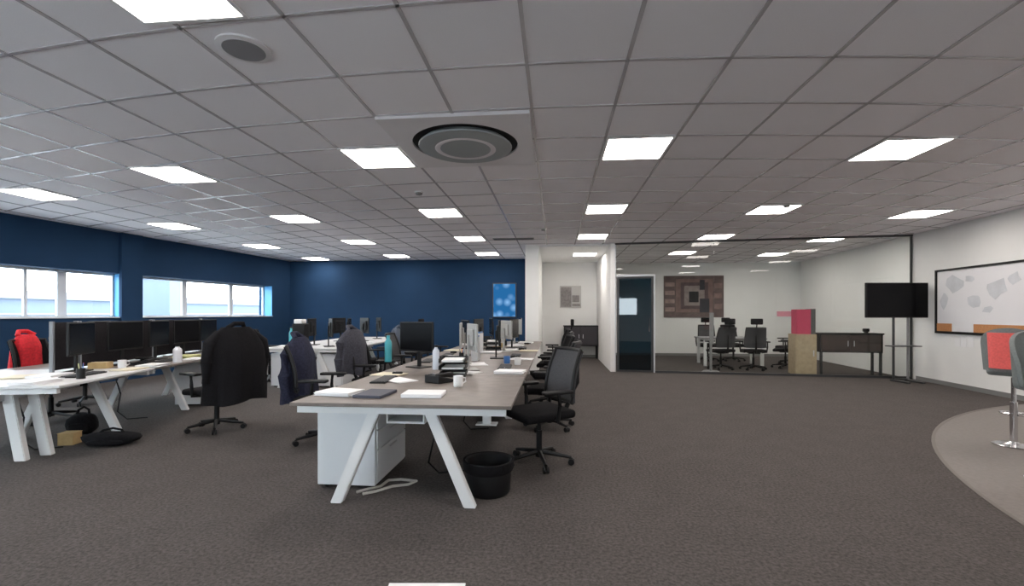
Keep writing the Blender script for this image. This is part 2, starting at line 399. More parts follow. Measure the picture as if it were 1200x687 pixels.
# ------------------------------------------------------------------ ceiling lights and ceiling fittings
t = thing('ceiling_light', 'x', 'ceiling light', (0, 0, CH), 0)
b = bm_()
for q in ((-.315, .315, -.315, -.292), (-.315, .315, .292, .315), (-.315, -.292, -.292, .292), (.292, .315, -.292, .292)): box(b, *q, -.014, .0)
obj('light_frame', b, white_metal, t)
b = bm_(); box(b, -.292, .292, -.292, .292, -.009, -.002); obj('diffuser', b, diffuser, t)
light0 = t
cols = {0: -7.08, 1: -4.46, 2: -1.84, 3: 0.80, 4: 3.42, 5: 5.98}
colname = ['nearest the windows', 'second column from the windows', 'third column from the windows', 'fourth column from the windows', 'second column from the white wall', 'nearest the white wall']
rowname = ['just above the viewer', 'nearest full row', 'second full row', 'third row', 'far row']
rows = [2.08, 4.70, 7.38, 9.98, 12.55]
for j, y0 in enumerate(rows):
    for c, x in cols.items():
        y = warp(x, y0)
        if j == 4 and c == 4: y = 12.9
        if j == 4 and c == 3: y = 12.6
        if c <= 1 and j >= 2: y -= (.35 if c == 0 else .12)
        if j == 0:
            if c == 2: x, y = -2.0, 2.12
            y = min(y, 2.4)
        z = CH if not (j == 4 and c == 3) else CH - .05
        if j == 4 and c >= 4: lab = 'square lit ceiling light deep inside the meeting room, %s' % colname[c]
        elif j == 3 and c >= 4: lab = 'square lit ceiling light just inside the meeting room glass, %s' % colname[c]
        elif j == 4 and c == 3: lab = 'square lit ceiling light in the white alcove ceiling beside the meeting room'
        else: lab = 'square lit ceiling light, %s, %s' % (rowname[j], colname[c])
        put(light0, (x, y, z), 0, lab, 'square ceiling lights')
# round-flow air conditioning cassette
t = thing('ceiling_air_conditioner', 'square ceiling air conditioning cassette with round grey disc and black gap', 'air conditioner', (-0.85, 4.40, CH))
b = bm_(); hw = .655
n = 48
def ringplate(b, R, zz, half, z2):      # square plate with a round hole
    I, O, I2 = [], [], []
    for k in range(n):
        a = 2 * PI * k / n; c_, s_ = math.cos(a), math.sin(a); q = half / max(abs(c_), abs(s_))
        I.append(b.verts.new((R * c_, R * s_, zz))); O.append(b.verts.new((q * c_, q * s_, zz))); I2.append(b.verts.new((R * c_, R * s_, z2)))
    O2 = [b.verts.new((v.co.x, v.co.y, z2)) for v in O]
    for k in range(n):
        m_ = (k + 1) % n
        b.faces.new((I[k], I[m_], O[m_], O[k])); b.faces.new((O[k], O[m_], O2[m_], O2[k])); b.faces.new((I[k], I2[k], I2[m_], I[m_]))
ringplate(b, .50, -.03, .645, 0.0); obj('panel', b, ac_white, t)
b = bm_(); lathe(b, [(0, -.001), (.5, -.001), (.5, -.012), (0, -.012)], 48); obj('air_slot', b, dark_hole, t)
b = bm_(); lathe(b, [(0, -.012), (.40, -.012), (.445, -.05), (.44, -.062), (.37, -.072), (0, -.072)], 48); obj('disc', b, silver_disc, t, smooth=True)
b = bm_(); lathe(b, [(.24, -.073), (.28, -.078), (.29, -.073)], 48); obj('disc_ring', b, ac_white, t, smooth=True)
# ceiling speaker, detectors, diffuser slot
p = spot(286, 56, CH)
t = thing('ceiling_speaker', 'round grey speaker grille in the ceiling near the nearest light', 'speaker', p)
b = bm_(); lathe(b, [(0, -.001), (.155, -.001), (.155, -.012), (.125, -.018), (0, -.006)], 40); obj('rim', b, ac_white, t, smooth=True)
b = bm_(); lathe(b, [(0, -.02), (.12, -.02), (.122, -.008), (0, -.008)], 40); obj('grille', b, mat('speaker_grille', (.26, .25, .26), .8), t, smooth=True)
def detector(px, py, lab):
    t = thing('smoke_detector', lab, 'smoke detector', spot(px, py, CH))
    b = bm_(); lathe(b, [(0, 0), (.06, 0), (.06, -.015), (0, -.015)], 24); obj('base', b, white_metal, t, smooth=True)
    b = bm_(); lathe(b, [(0, -.015), (.048, -.015), (.04, -.04), (0, -.045)], 24); obj('sensor', b, mat('detector_dark', (.25, .25, .25), .5), t, smooth=True)
detector(491, 225, 'small round smoke detector on the ceiling left below the air conditioner')
detector(922, 240, 'small round smoke detector on the ceiling behind the light toward the meeting room')
detector(637, 268, 'small smoke detector on the ceiling in front of the white partition')
p = spot(602, 280, CH)
t = thing('ceiling_vent', 'dark slotted air vent in the ceiling ahead of the white partition', 'vent', p)
b = bm_(); box(b, -.45, .45, -.12, .12, -.01, 0); obj('vent_frame', b, mat('vent_grey', (.2, .2, .2), .5), t)
for k in range(4):
    b = bm_(); box(b, -.43, .43, -.09 + .05 * k, -.07 + .05 * k, -.018, -.01); obj('slat', b, mat('vent_slat', (.1, .1, .1), .5), t)

# ------------------------------------------------------------------ furniture builders
def a_frame(b, y, xc, ztop, top_half=.21, foot_half=.45, w_=.09, dep=.06):
    pass
def slant_leg(x0, x1, y, ztop, w_=.085, dep=.06):   # foot x0, top x1
    b = bm_(); vs = []
    q = [(x0 - w_ / 2, 0), (x0 + w_ / 2, 0), (x1 + w_ / 2, ztop), (x1 - w_ / 2, ztop)]
    A = [b.verts.new((x, y - dep / 2, z)) for x, z in q]; B = [b.verts.new((x, y + dep / 2, z)) for x, z in q]
    b.faces.new(A); b.faces.new(list(reversed(B)))
    for k in range(4): b.faces.new((A[k], B[k], B[(k + 1) % 4], A[(k + 1) % 4]))
    bmesh.ops.bevel(b, geom=list(b.edges), offset=.006, segments=2, affect='EDGES')
    return b
def bench_desk(label, loc, rz, W, L, topm, group, near=True, far=True, cut=0.0):
    # local: x across (centre 0), y along from 0 to L
    t = thing('bench_desk', label, 'desk', loc, rz, group)
    b = bm_(); box(b, -W / 2, W / 2, 0.002, L - .002, .705, .73, bev=.003, seg=1); obj('worktop', b, topm, t)
    b = bm_()
    for x0, x1, y0, y1 in ((-W / 2 + .04, W / 2 - .04, .03, .07), (-W / 2 + .04, W / 2 - .04, L - .07, L - .03), (-W * .27, -W * .27 + .05, .07, L - .07), (W * .27 - .05, W * .27, .07, L - .07)):
        box(b, x0, x1, y0, y1, .655, .705)
    obj('frame', b, white_metal, t)
    for on, y in ((near, .11), (far, L - .11)):
        if on:
            for s in (-1, 1): obj('leg', slant_leg(s * W * .31, s * W * .13, y, .655), white_metal, t)
    b = bm_(); box(b, -.14, .14, .16, L - .16, .56, .575); box(b, -.14, -.13, .16, L - .16, .575, .64); box(b, .13, .14, .16, L - .16, .575, .64)
    for y in (.3, L - .3):
        for x in (-.14, .13): box(b, x, x + .01, y, y + .04, .64, .705)
    obj('cable_tray', b, white_metal, t)
    b = bm_(); tube(b, [(.05, L * .4, .56), (.09, L * .42, .35), (.03, L * .45, .12), (.1, L * .5, .012), (.3, L * .55, .012)], .008, 6); obj('cable', b, black_pl, t, smooth=True)
    return t

def star_base(parent, r=.29, m=black_pl, zc=.09):
    b = bm_(); cyl(b, (0, 0, .06), (0, 0, .13), .035, .03)
    for k in range(5):
        a = 2 * PI * k / 5 + .3; M = Matrix.Rotation(a, 4, 'Z')
        tube(b, [M @ Vector((.02, 0, .105)), M @ Vector((r * .55, 0, .085)), M @ Vector((r, 0, .065))], [.022, .019, .014], 8)
    s = obj('star_base', b, m, parent, smooth=True)
    for k in range(5):
        a = 2 * PI * k / 5 + .3; M = Matrix.Rotation(a, 4, 'Z')
        b = bm_()
        for sy in (-.016, .016): cyl(b, M @ Vector((r, sy - .009, .028)), M @ Vector((r, sy + .009, .028)), .028, n=14)
        cyl(b, M @ Vector((r, 0, .03)), M @ Vector((r, 0, .065)), .008, n=8)
        obj('caster', b, black_pl, s, smooth=True)
    return s
def make_chair(name, seatm, backm, head=False, arms=True, frame=black_pl):
    t = thing(name, 'x', 'chair')       # faces +y
    star_base(t)
    b = bm_(); cyl(b, (0, 0, .12), (0, 0, .30), .028); cyl(b, (0, 0, .30), (0, 0, .41), .018); obj('gas_column', b, frame, t, smooth=True)
    b = bm_(); box(b, -.13, .13, -.14, .12, .395, .43, bev=.01); obj('seat_mechanism', b, frame, t, smooth=True)
    b = bm_(); vs = box(b, -.25, .25, -.24, .26, .43, .505, bev=.032, seg=3)
    for v in vs:
        if v.co.y > .12: v.co.z -= (v.co.y - .12) * .15
    obj('seat', b, seatm, t, smooth=True)
    b = bm_()
    def bk(u, v):
        x = (u - .5) * (.46 - .05 * v); z = .56 + v * .46
        return Vector((x, -.25 - .03 * math.sin(v * PI) * 0 - .11 * v + .14 * (2 * (u - .5)) ** 2 * .35 + .03 * math.sin(v * PI), z))
    shell(b, bk, 10, 8, .028); obj('backrest', b, backm, t, smooth=True)
    b = bm_(); loop = []
    for k in range(10): loop.append(bk(k / 9, 0))
    for k in range(1, 8): loop.append(bk(1, k / 8))
    for k in range(9, -1, -1): loop.append(bk(k / 9, 1))
    for k in range(7, 0, -1): loop.append(bk(0, k / 8))
    tube(b, loop, .017, 8, close=True)
    tube(b, [(0, -.1, .41), (0, -.27, .43), (0, -.33, .55), (0, -.33, .72), (0, -.335, .85)], [.02, .024, .022, .02, .016], 8)
    obj('back_frame', b, frame, t, smooth=True)
    if arms:
        for s in (-1, 1):
            b = bm_(); tube(b, [(s * .18, -.02, .42), (s * .285, -.02, .43), (s * .30, -.03, .56), (s * .30, -.02, .67)], [.016, .018, .018, .016], 8)
            box(b, s * .30 - .045, s * .30 + .045, -.15, .13, .665, .695, bev=.012); obj('armrest', b, frame, t, smooth=True)
    if head:
        b = bm_(); box(b, -.13, .13, -.43, -.385, 1.10, 1.24, bev=.02, seg=3); tube(b, [(0, -.36, .98), (0, -.40, 1.08), (0, -.41, 1.15)], .013, 8); obj('headrest', b, seatm, t, smooth=True)
    return t
task_chair = make_chair('office_chair', black_fab, mesh_grey)
task_chair_b = make_chair('office_chair', black_fab, black_fab)
head_chair = make_chair('office_chair', black_fab, black_fab, head=True)
grey_chair = make_chair('office_chair', black_fab, mesh_grey, head=True)

def jacket(label, loc, rz, m, top=1.18, bottom=.50, wid=.29, dep=.13, seed=0, name='jacket', sleeves=True):
    # hung over a chair's back; local centre on the backrest
    R = random.Random(seed); t = thing(name, label, 'jacket', loc, rz)
    ph = [R.uniform(0, 6) for _ in range(5)]
    b = bm_(); N = 40; K = 14; rings = []
    for j in range(K + 1):
        v = j / K; z = top - (top - bottom) * v
        sw = wid * (0.52 + .48 * min(1, v * 4.0) ** .6) * (1 + .10 * v); sd = dep * (.35 + .65 * min(1, v * 3) ** .7) * (1 + .25 * v)
        ring = []
        for k in range(N):
            a = 2 * PI * k / N; f = 1 + (.03 + .09 * v) * math.sin(5 * a + ph[0] + v * 1.5) + .05 * v * math.sin(9 * a + ph[1]) + .02 * math.sin(13 * a + ph[2] + 4 * v)
            ring.append(b.verts.new((sw * math.cos(a) * f, sd * math.sin(a) * f, z + (0.02 * math.sin(3 * a + ph[3]) * v))))
        rings.append(ring)
    for A, B in zip(rings, rings[1:]):
        for k in range(N): b.faces.new((A[k], A[(k + 1) % N], B[(k + 1) % N], B[k]))
    b.faces.new(rings[0])
    obj('body', b, m, t, smooth=True)
    b = bm_(); tube(b, [(-.10, 0, top - .01), (-.05, -.05, top + .04), (.05, -.05, top + .04), (.10, 0, top - .01)], .025, 8); obj('collar', b, m, t, smooth=True)
    if sleeves:
        for s in (-1, 1):
            b = bm_(); tube(b, [(s * wid * .62, 0, top - .07), (s * wid * 1.02, -.02, top - .18), (s * wid * 1.12, -.03, top - .38), (s * wid * 1.08, -.01, top - .60)], [.05, .062, .058, .045], 10); obj('sleeve', b, m, t, smooth=True)
    return t
def make_monitor(name, W=.54, Hh=.32, zc=.33, m=black_pl):
    t = thing(name, 'x', 'monitor')     # faces +y, stands at z = 0
    b = bm_(); box(b, -W / 2, W / 2, -.012, .012, zc - Hh / 2, zc + Hh / 2, bev=.005); box(b, -W * .3, W * .3, -.035, -.012, zc - Hh * .3, zc + Hh * .3, bev=.01); obj('casing', b, m, t)
    b = bm_(); box(b, -W / 2 + .012, W / 2 - .012, .0122, .0135, zc - Hh / 2 + .016, zc + Hh / 2 - .012); obj('screen', b, screen, t)
    b = bm_(); box(b, -.025, .025, -.055, -.035, .01, zc + .03, bev=.004); obj('stand_neck', b, m, t)
    b = bm_(); box(b, -.12, .12, -.13, .06, 0, .012, bev=.005); obj('stand_base', b, m, t)
    return t
mon = make_monitor('monitor'); mon_s = make_monitor('monitor', .50, .30, .36, mat('silver_grey_casing', (.33, .33, .32), .4))
def make_keyboard():
    t = thing('keyboard', 'x', 'keyboard'); b = bm_(); box(b, -.22, .22, -.07, .07, 0, .014, bev=.004); obj('keyboard_body', b, black_pl, t)
    b = bm_()
    for r in range(5):
        for k in range(14): box(b, -.21 + k * .03, -.185 + k * .03, -.06 + r * .024, -.04 + r * .024, .014, .019)
    obj('keys', b, mat('key_grey', (.05, .05, .055), .6), t); return t
kb = make_keyboard()
def make_mouse():
    t = thing('computer_mouse', 'x', 'mouse'); b = bm_(); vs = box(b, -.03, .03, -.05, .05, 0, .034, bev=.013, seg=3); obj('mouse_body', b, black_pl, t, smooth=True)
    b = bm_(); cyl(b, (-.004, .028, .034), (.004, .028, .034), .006, n=10); obj('scroll_wheel', b, alu, t); return t
ms = make_mouse()
def make_mug(name, m):
    t = thing(name, 'x', 'mug'); b = bm_(); lathe(b, [(0, 0), (.036, 0), (.04, .01), (.041, .09), (.036, .09), (.035, .012), (0, .012)], 20); obj('mug_body', b, m, t, smooth=True)
    b = bm_(); tube(b, [(.039, 0, .075), (.065, 0, .07), (.068, 0, .04), (.039, 0, .025)], .006, 8); obj('mug_handle', b, m, t, smooth=True); return t
mug = make_mug('mug', paper); mug_b = make_mug('mug', blue_pl)
def make_bottle(m, capm, r=.035, h=.24):
    t = thing('water_bottle', 'x', 'bottle'); b = bm_(); lathe(b, [(0, 0), (r, 0), (r, h * .7), (r * .9, h * .78), (r * .45, h * .88), (r * .45, h * .92), (0, h * .92)], 18); obj('bottle_body', b, m, t, smooth=True)
    b = bm_(); lathe(b, [(0, h * .92), (r * .5, h * .92), (r * .5, h), (0, h)], 16); obj('bottle_cap', b, capm, t, smooth=True); return t
def make_paper(n, m=paper, W=.21, L=.297, name='paper_stack', cat='papers'):
    b = bm_(); R = random.Random(n * 3 + 1)
    for k in range(n):
        M = Matrix.Translation((R.uniform(-.012, .012), R.uniform(-.012, .012), 0)) @ Matrix.Rotation(R.uniform(-.12, .12), 4, 'Z')
        box(b, -W / 2, W / 2, -L / 2, L / 2, k * .005, k * .005 + .0045, M)
    return tag(obj(name, b, m), 'x', cat)
pap2 = make_paper(2); pap5 = make_paper(6); papc = make_paper(3, cream_paper); papy = make_paper(8, yellow_p)
def make_laptop():
    t = thing('laptop', 'x', 'laptop'); b = bm_(); box(b, -.17, .17, -.12, .12, 0, .016, bev=.004); obj('laptop_base', b, alu, t)
    M = Matrix.Translation((0, -.12, .016)) @ Matrix.Rotation(math.radians(15), 4, 'X')
    b = bm_(); box(b, -.17, .17, -.008, 0, 0, .225, M, bev=.003); l = obj('lid', b, alu, t)
    b = bm_(); box(b, -.16, .16, 0.0, .0012, .012, .215, M); obj('screen', b, screen, l)
    b = bm_(); box(b, -.15, .15, -.08, .03, .016, .018); obj('keys', b, black_pl, t); return t
lap = make_laptop()
def make_phone():
    t = thing('desk_phone', 'x', 'phone'); b = bm_(); vs = box(b, -.09, .09, -.1, .1, 0, .05, bev=.01)
    for v in vs:
        if v.co.z > .03: v.co.z += v.co.y * .25
    obj('phone_body', b, black_pl, t); b = bm_(); box(b, -.085, -.04, -.1, .1, .062, .09, bev=.012); obj('handset', b, black_pl, t)
    b = bm_(); box(b, -.02, .08, .02, .07, .055, .072); obj('display', b, screen, t); return t
phone = make_phone()
def make_penpot():
    t = thing('pen_pot', 'x', 'pen pot'); b = bm_(); lathe(b, [(0, 0), (.035, 0), (.035, .1), (.032, .1), (.032, .005), (0, .005)], 16); obj('pot', b, black_pl, t, smooth=True)
    for k in range(4):
        a = k * 1.6; b = bm_(); cyl(b, (.008 * math.cos(a), .008 * math.sin(a), .008), (.026 * math.cos(a), .026 * math.sin(a), .15), .004, n=8); obj('pen', b, (blue_pl, red_fab, black_pl, yellow_p)[k], t)
    return t
penpot = make_penpot()
def make_tray():
    t = thing('letter_tray', 'x', 'letter tray'); 
    for k in range(3):
        b = bm_(); z = k * .07; box(b, -.13, .13, -.17, .17, z, z + .004); box(b, -.13, -.126, -.17, .17, z, z + .04); box(b, .126, .13, -.17, .17, z, z + .04); box(b, -.13, .13, .166, .17, z, z + .04)
        obj('tray', b, black_pl, t)
    b = bm_()
    for x in (-.125, .12):
        for y in (-.1, .1): box(b, x, x + .005, y, y + .01, .0, .16)
    obj('riser', b, black_pl, t)
    b = bm_(); box(b, -.105, .105, -.14, .15, .144, .165); box(b, -.105, .105, -.14, .15, .074, .09); obj('paper', b, paper, t); return t
tray = make_tray()
def make_pedestal():
    t = thing('drawer_pedestal', 'x', 'cabinet'); b = bm_(); box(b, -.23, .23, -.35, .35, .03, .62, bev=.004, seg=1); obj('body', b, white_board, t)
    for z0, z1 in ((.05, .30), (.31, .45), (.46, .60)):
        b = bm_(); box(b, .232, .245, -.33, .33, z0, z1, bev=.003, seg=1); d = obj('drawer', b, white_board, t)
        b = bm_(); box(b, .246, .256, -.08, .08, z1 - .04, z1 - .03); obj('drawer_handle', b, alu, d)
    for x in (-.18, .18):
        for y in (-.3, .3):
            b = bm_(); cyl(b, (x - .01, y, .015), (x + .01, y, .015), .015, n=12); box(b, x - .012, x + .012, y - .012, y + .012, .014, .03); obj('caster', b, black_pl, t)
    return t
ped = make_pedestal()
def lump(bm, sx, sy, sz, seed, amp=.12, sub=3):
    R = random.Random(seed); bmesh.ops.create_icosphere(bm, subdivisions=sub, radius=1.0)
    p = [R.uniform(0, 6) for _ in range(6)]
    for v in bm.verts:
        c = v.co; f = 1 + amp * (math.sin(3 * c.x + p[0]) * math.sin(2.5 * c.y + p[1]) + .5 * math.sin(5 * c.z + p[2] + 4 * c.x))
        x, y, z = [math.copysign(abs(q) ** .7, q) for q in c]
        v.co = Vector((x * f * sx, y * f * sy, max(0, (z * f + 1) * sz * .5 + .0)))
def bag(name, label, cat, loc, rz, m, sx, sy, sz, seed, strap=True):
    t = thing(name, label, cat, loc, rz); b = bm_(); lump(b, sx, sy, sz, seed); obj('bag_body', b, m, t, smooth=True)
    if strap:
        b = bm_(); tube(b, [(-sx * .5, 0, sz * .85), (-sx * .35, .02, sz * 1.12), (0, .03, sz * 1.25), (sx * .35, .02, sz * 1.12), (sx * .5, 0, sz * .85)], .012, 8); obj('strap', b, m, t, smooth=True)
        b = bm_(); lump(b, sx * .7, .03, sz * .5, seed + 1, .05, 2)
        for v in b.verts: v.co += Vector((0, -sy * .9, sz * .1))
        obj('pocket', b, m, t, smooth=True)
    return t

# ------------------------------------------------------------------ central bench
CX0, CX1, CY0 = -1.85, -0.29, 3.10
CW = CX1 - CX0; CXC = (CX0 + CX1) / 2; ML_ = 1.49; TZ = .73
ordn = ['nearest', 'second', 'third', 'fourth', 'farthest']
for j in range(5):
    bench_desk('%s section of the long grey-brown topped white framed central bench' % ordn[j], (CXC, CY0 + ML_ * j, 0), 0, CW, ML_, top_wood, 'central bench sections', near=(j == 0), far=(j in (1, 3, 4)))
    if j == 0: cb0 = bpy.data.objects[[o.name for o in C.objects if o.name.startswith('bench_desk') and o.parent is None][-1]]
b = bm_(); box(b, .52, .58, .42, .48, .50, .655, bev=.004); box(b, .47, .63, .40, .50, .50, .508); obj('cable_bracket', b, white_metal, cb0)
put(ped, (CXC - .53, CY0 + .70, 0), 0, 'white drawer pedestal under the near end of the central bench')
put(ped, (CXC - .53, CY0 + .70 + ML_ * 2, 0), 0, 'white drawer pedestal under the third section of the central bench')
# monitors along the spine (pairs of seats), left side faces the windows (-x), right side faces +x
def on_desk(x, y): return Vector((CXC + x, CY0 + y, TZ))
put(mon, spot(488, 431, TZ), math.radians(150), 'large black monitor on central bench, closest of its window side, turned toward camera', scale=(1.0, 1, 1.08))
mlist = [(.16, 2.0, -68, mon_s, 'slim grey monitor beside the first black one on the central bench'),
         (-.08, 2.55, 100, mon_s, 'grey edged monitor seen nearly edge-on behind the closest black monitor'),
         (.30, 3.35, -82, mon, 'black monitor on the aisle side of the third bench section'),
         (-.26, 3.75, 112, mon, 'black monitor on the window side of the third bench section'),
         (.28, 4.5, -64, mon_s, 'grey monitor on the aisle side halfway down the central bench'),
         (-.28, 5.1, 82, mon, 'black monitor on the window side of the fourth bench section'),
         (.34, 5.3, -100, mon, 'black monitor on the aisle side of the fourth bench section'),
         (.30, 6.3, -62, mon_s, 'grey monitor on the aisle side toward the far bench end'),
         (-.26, 6.6, 104, mon, 'black monitor on the window side at the far bench end'),
         (.34, 7.0, -88, mon, 'last black monitor at the far aisle corner of the central bench')]
for x, y, a, p, lab in mlist: put(p, on_desk(x, y), math.radians(a), lab, 'monitors on the central bench')
for j in range(5):
    y = .75 + ML_ * j
    if j:
        put(kb, on_desk(.50, y), -PI / 2 + .05, 'black keyboard on aisle side, %s section of central bench' % ordn[j], 'keyboards')
        put(ms, on_desk(.50, y - .32), -PI / 2, 'black mouse on aisle side, %s section of central bench' % ordn[j], 'computer mice')
    put(kb, on_desk(-.52 - .06 * (j == 1), y + (.38, .62, 0, 0, 0)[j]), PI / 2 + .08, 'black keyboard on window side, %s section of central bench' % ordn[j], 'keyboards')
    put(ms, on_desk(-.52, y + (.75, .98, .4, .4, .4)[j]), PI / 2, 'black mouse on window side, %s section of central bench' % ordn[j], 'computer mice')
put(pap5, spot(398, 462, TZ), 1.45, 'white papers at the near window-side corner of the central bench')
b = bm_(); box(b, -.15, .15, -.11, .11, 0, .022, bev=.004); t = tag(obj('notebook', b, mat('slate_cover', (.05, .055, .08), .6)), 'dark slate notebook between two white papers at the near bench end', 'notebook'); t.location = spot(440, 463, TZ); t.rotation_euler = (0, 0, 1.5)
b = bm_(); box(b, -.15, .15, -.105, .105, 0, .03, bev=.003, seg=1)
t = tag(obj('document_pad', b, paper), 'thick white pad at the near edge of the central bench in the middle', 'paper pad'); t.location = spot(497, 464, TZ); t.rotation_euler = (0, 0, .05)
put(pap2, spot(468, 446, TZ), .9, 'loose white sheets in front of the closest black monitor')
put(pap2, spot(545, 437, TZ), 1.2, 'loose white sheets in the middle of the first bench section')
put(papc, on_desk(-.60, 1.48), 1.3, 'cream sheets behind the slate notebook')
put(pap5, spot(575, 414, TZ), 1.4, 'white paper pile near the middle of the central bench, aisle side')
put(pap5, spot(604, 406, TZ), 1.5, 'white paper pile on the fourth central bench section, aisle side')
put(pap5, spot(616, 402.5, TZ), 1.5, 'white paper pile at the far aisle side of the central bench')
put(pap2, spot(560, 427, TZ), .3, 'white sheet beside the second aisle keyboard')
put(pap2, spot(600, 410, TZ), .2, 'white sheet near the third aisle chair on central bench')
bt = make_bottle(mat('clear_white_plastic', (.6, .64, .72), .2), black_pl, .04, .27)
put(bt, spot(511, 433, TZ), 0, 'pale clear water bottle beside the slim grey monitor')
bt2 = make_bottle(teal_pl, teal_pl, .045, .34)
put(bt2, spot(455, 424, TZ), 0, 'tall turquoise bottle left of the closest black monitor')
bt3 = make_bottle(mat('white_plastic', (.7, .7, .74), .4), black_pl, .05, .22)
put(bt3, spot(556, 419, TZ), 0, 'white bottle behind the slim grey monitors')
put(mug, spot(537, 453, TZ), .5, 'white mug in the middle of the first bench section'); put(mug_b, spot(594, 426, TZ), 2, 'blue mug on aisle side of the second bench section')
put(phone, spot(515, 448, TZ), 2.6, 'black desk phone near the pale water bottle')
put(phone, spot(577, 406, TZ), -1.5, 'black desk phone among the aisle side monitors')
put(penpot, spot(541, 422, TZ), 0, 'black pen pot beside the grey edged monitor')
put(penpot, spot(592, 405, TZ), 0, 'black pen pot on the fourth section of the central bench')
put(tray, spot(566, 405, TZ), PI / 2, 'black letter tray between monitors on the central bench')

bx_ = bm_(); box(bx_, -.09, .09, -.07, .07, 0, .07, bev=.004); cart = thing('desk_carton', 'x', 'box'); obj('carton_body', bx_, tan, cart)
b = bm_(); box(b, -.088, .088, -.012, .012, .0702, .0712); obj('tape', b, cream_paper, cart)
b = bm_(); box(b, -.13, .13, -.04, .04, 0, .31, bev=.004); folder = thing('file_holder', 'x', 'file holder'); obj('holder_body', b, white_board, folder)
for k in range(3):
    b = bm_(); box(b, -.12 + .001 * k, .12, -.032 + .024 * k, -.014 + .024 * k, .311, .335 - .006 * k); obj('file', b, (blue_pl, cream_paper, grey_fab)[k], folder)
for x, y, a, p, lab in [
        (.05, 1.55, .1, tray, 'black letter tray on the spine of the second bench section'), (.60, 1.75, 1.5, pap5, 'white papers at the aisle edge, second section of central bench'),
        (.02, 3.05, 1.6, folder, 'white file holder on the spine between the second and third bench sections'), (.62, 3.25, 1.4, pap2, 'white sheets at the aisle edge, third section of central bench'),
        (-.14, 4.30, 1.5, folder, 'white file holder on the spine of the third bench section'), (-.32, 3.30, 1.4, pap5, 'white papers at the window edge, third section of central bench'),
        (.02, 4.85, .1, tray, 'black letter tray on the spine of the fourth bench section'), (-.62, 4.65, 1.4, papc, 'cream papers at the window edge, fourth section of central bench'),
        (.64, 4.65, 1.5, papc, 'cream papers at the aisle edge, fourth section of central bench'), (.0, 6.0, 1.5, folder, 'white file holder on the spine near the far bench end'),
        (-.62, 6.1, 1.4, pap5, 'white papers at the window edge, farthest section of central bench'), (.0, 2.15, .3, cart, 'small tan carton on the spine of the second bench section'),
        (.02, 5.55, .3, cart, 'small tan carton on the spine of the fourth bench section'),
        (.62, 2.55, 1.0, mug, 'white mug at the aisle edge of the second bench section')]:
    put(p, on_desk(x, y), a, lab)

# aisle side chairs (desk lies towards -x, so they face -x => rz = +90 deg)
put(task_chair, (-.14, 4.22, 0), math.radians(122), 'black mesh office chair at the near aisle side of the central bench', 'aisle side chairs')
put(task_chair, (-.06, 5.55, 0), math.radians(80), 'second black mesh office chair along the aisle side of the central bench', 'aisle side chairs')
put(task_chair_b, (-.08, 6.90, 0), math.radians(100), 'third black office chair along the aisle side, solid back', 'aisle side chairs')
put(task_chair, (-.04, 8.30, 0), math.radians(85), 'fourth black mesh office chair along the aisle side', 'aisle side chairs')
put(head_chair, (-.04, 9.75, 0), math.radians(95), 'black office chair with headrest at the far aisle end of the central bench', 'aisle side chairs')
# window side chairs of the central bench (face +x => rz = -90)
put(task_chair_b, (-2.42, 4.72, 0), math.radians(-82), 'black office chair under navy jacket on the window side of the central bench', 'window side chairs')
jacket('long dark navy jacket hung on the closest window side chair of central bench', (-2.74, 4.78, 0), math.radians(-82), navy_fab, 1.10, .42, .27, .12, 1)
put(task_chair_b, (-2.40, 6.1, 0), math.radians(-95), 'black office chair under grey jacket, second on the window side of central bench', 'window side chairs')
jacket('dark grey jacket hung on the second window side chair of central bench', (-2.72, 6.07, 0), math.radians(-95), mat('dark_grey_cloth', (.045, .045, .06), .95, noise=.3, nscale=50, bump=.3), 1.14, .55, .27, .12, 2)
put(task_chair, (-2.42, 7.55, 0), math.radians(-88), 'black mesh office chair, third on the window side of central bench', 'window side chairs')
put(task_chair, (-2.35, 9.05, 0), math.radians(-100), 'black mesh office chair, fourth on the window side of central bench', 'window side chairs')

# things on the floor under the near end
t = thing('waste_bin', 'black rounded waste bin on carpet under the near right bench end', 'bin', (-.50, 3.50, 0))
b = bm_(); lathe(b, [(0, 0), (.15, 0), (.165, .02), (.18, .24), (.175, .25), (.165, .24), (.15, .02), (0, .02)], 28); obj('bin_body', b, black_pl, t, smooth=True)
b = bm_(); lathe(b, [(.174, .245), (.194, .25), (.192, .19), (.181, .17)], 28); obj('bin_liner', b, black_fab, t, smooth=True)
b = bm_(); pts = [spot(x, y, .008) for x, y in ((418, 577), (432, 573), (446, 570), (455, 563), (470, 562), (488, 564), (478, 568), (460, 570), (440, 576), (425, 579))]
tube(b, pts, .011, 8); tag(obj('power_cable', b, mat('pale_cable', (.5, .47, .43), .6), smooth=True), 'pale looped power cable on the carpet between the near bench legs', 'cable')
b = bm_(); box(b, -.19, .19, -.05, .05, 0, .006); t = tag(obj('paper_sheet', b, paper), 'white sheet on the carpet at the bottom edge of the photo', 'paper'); t.location = spot(502, 685, 0) + Vector((0, -.05, 0)); t.rotation_euler = (0, 0, YAW)

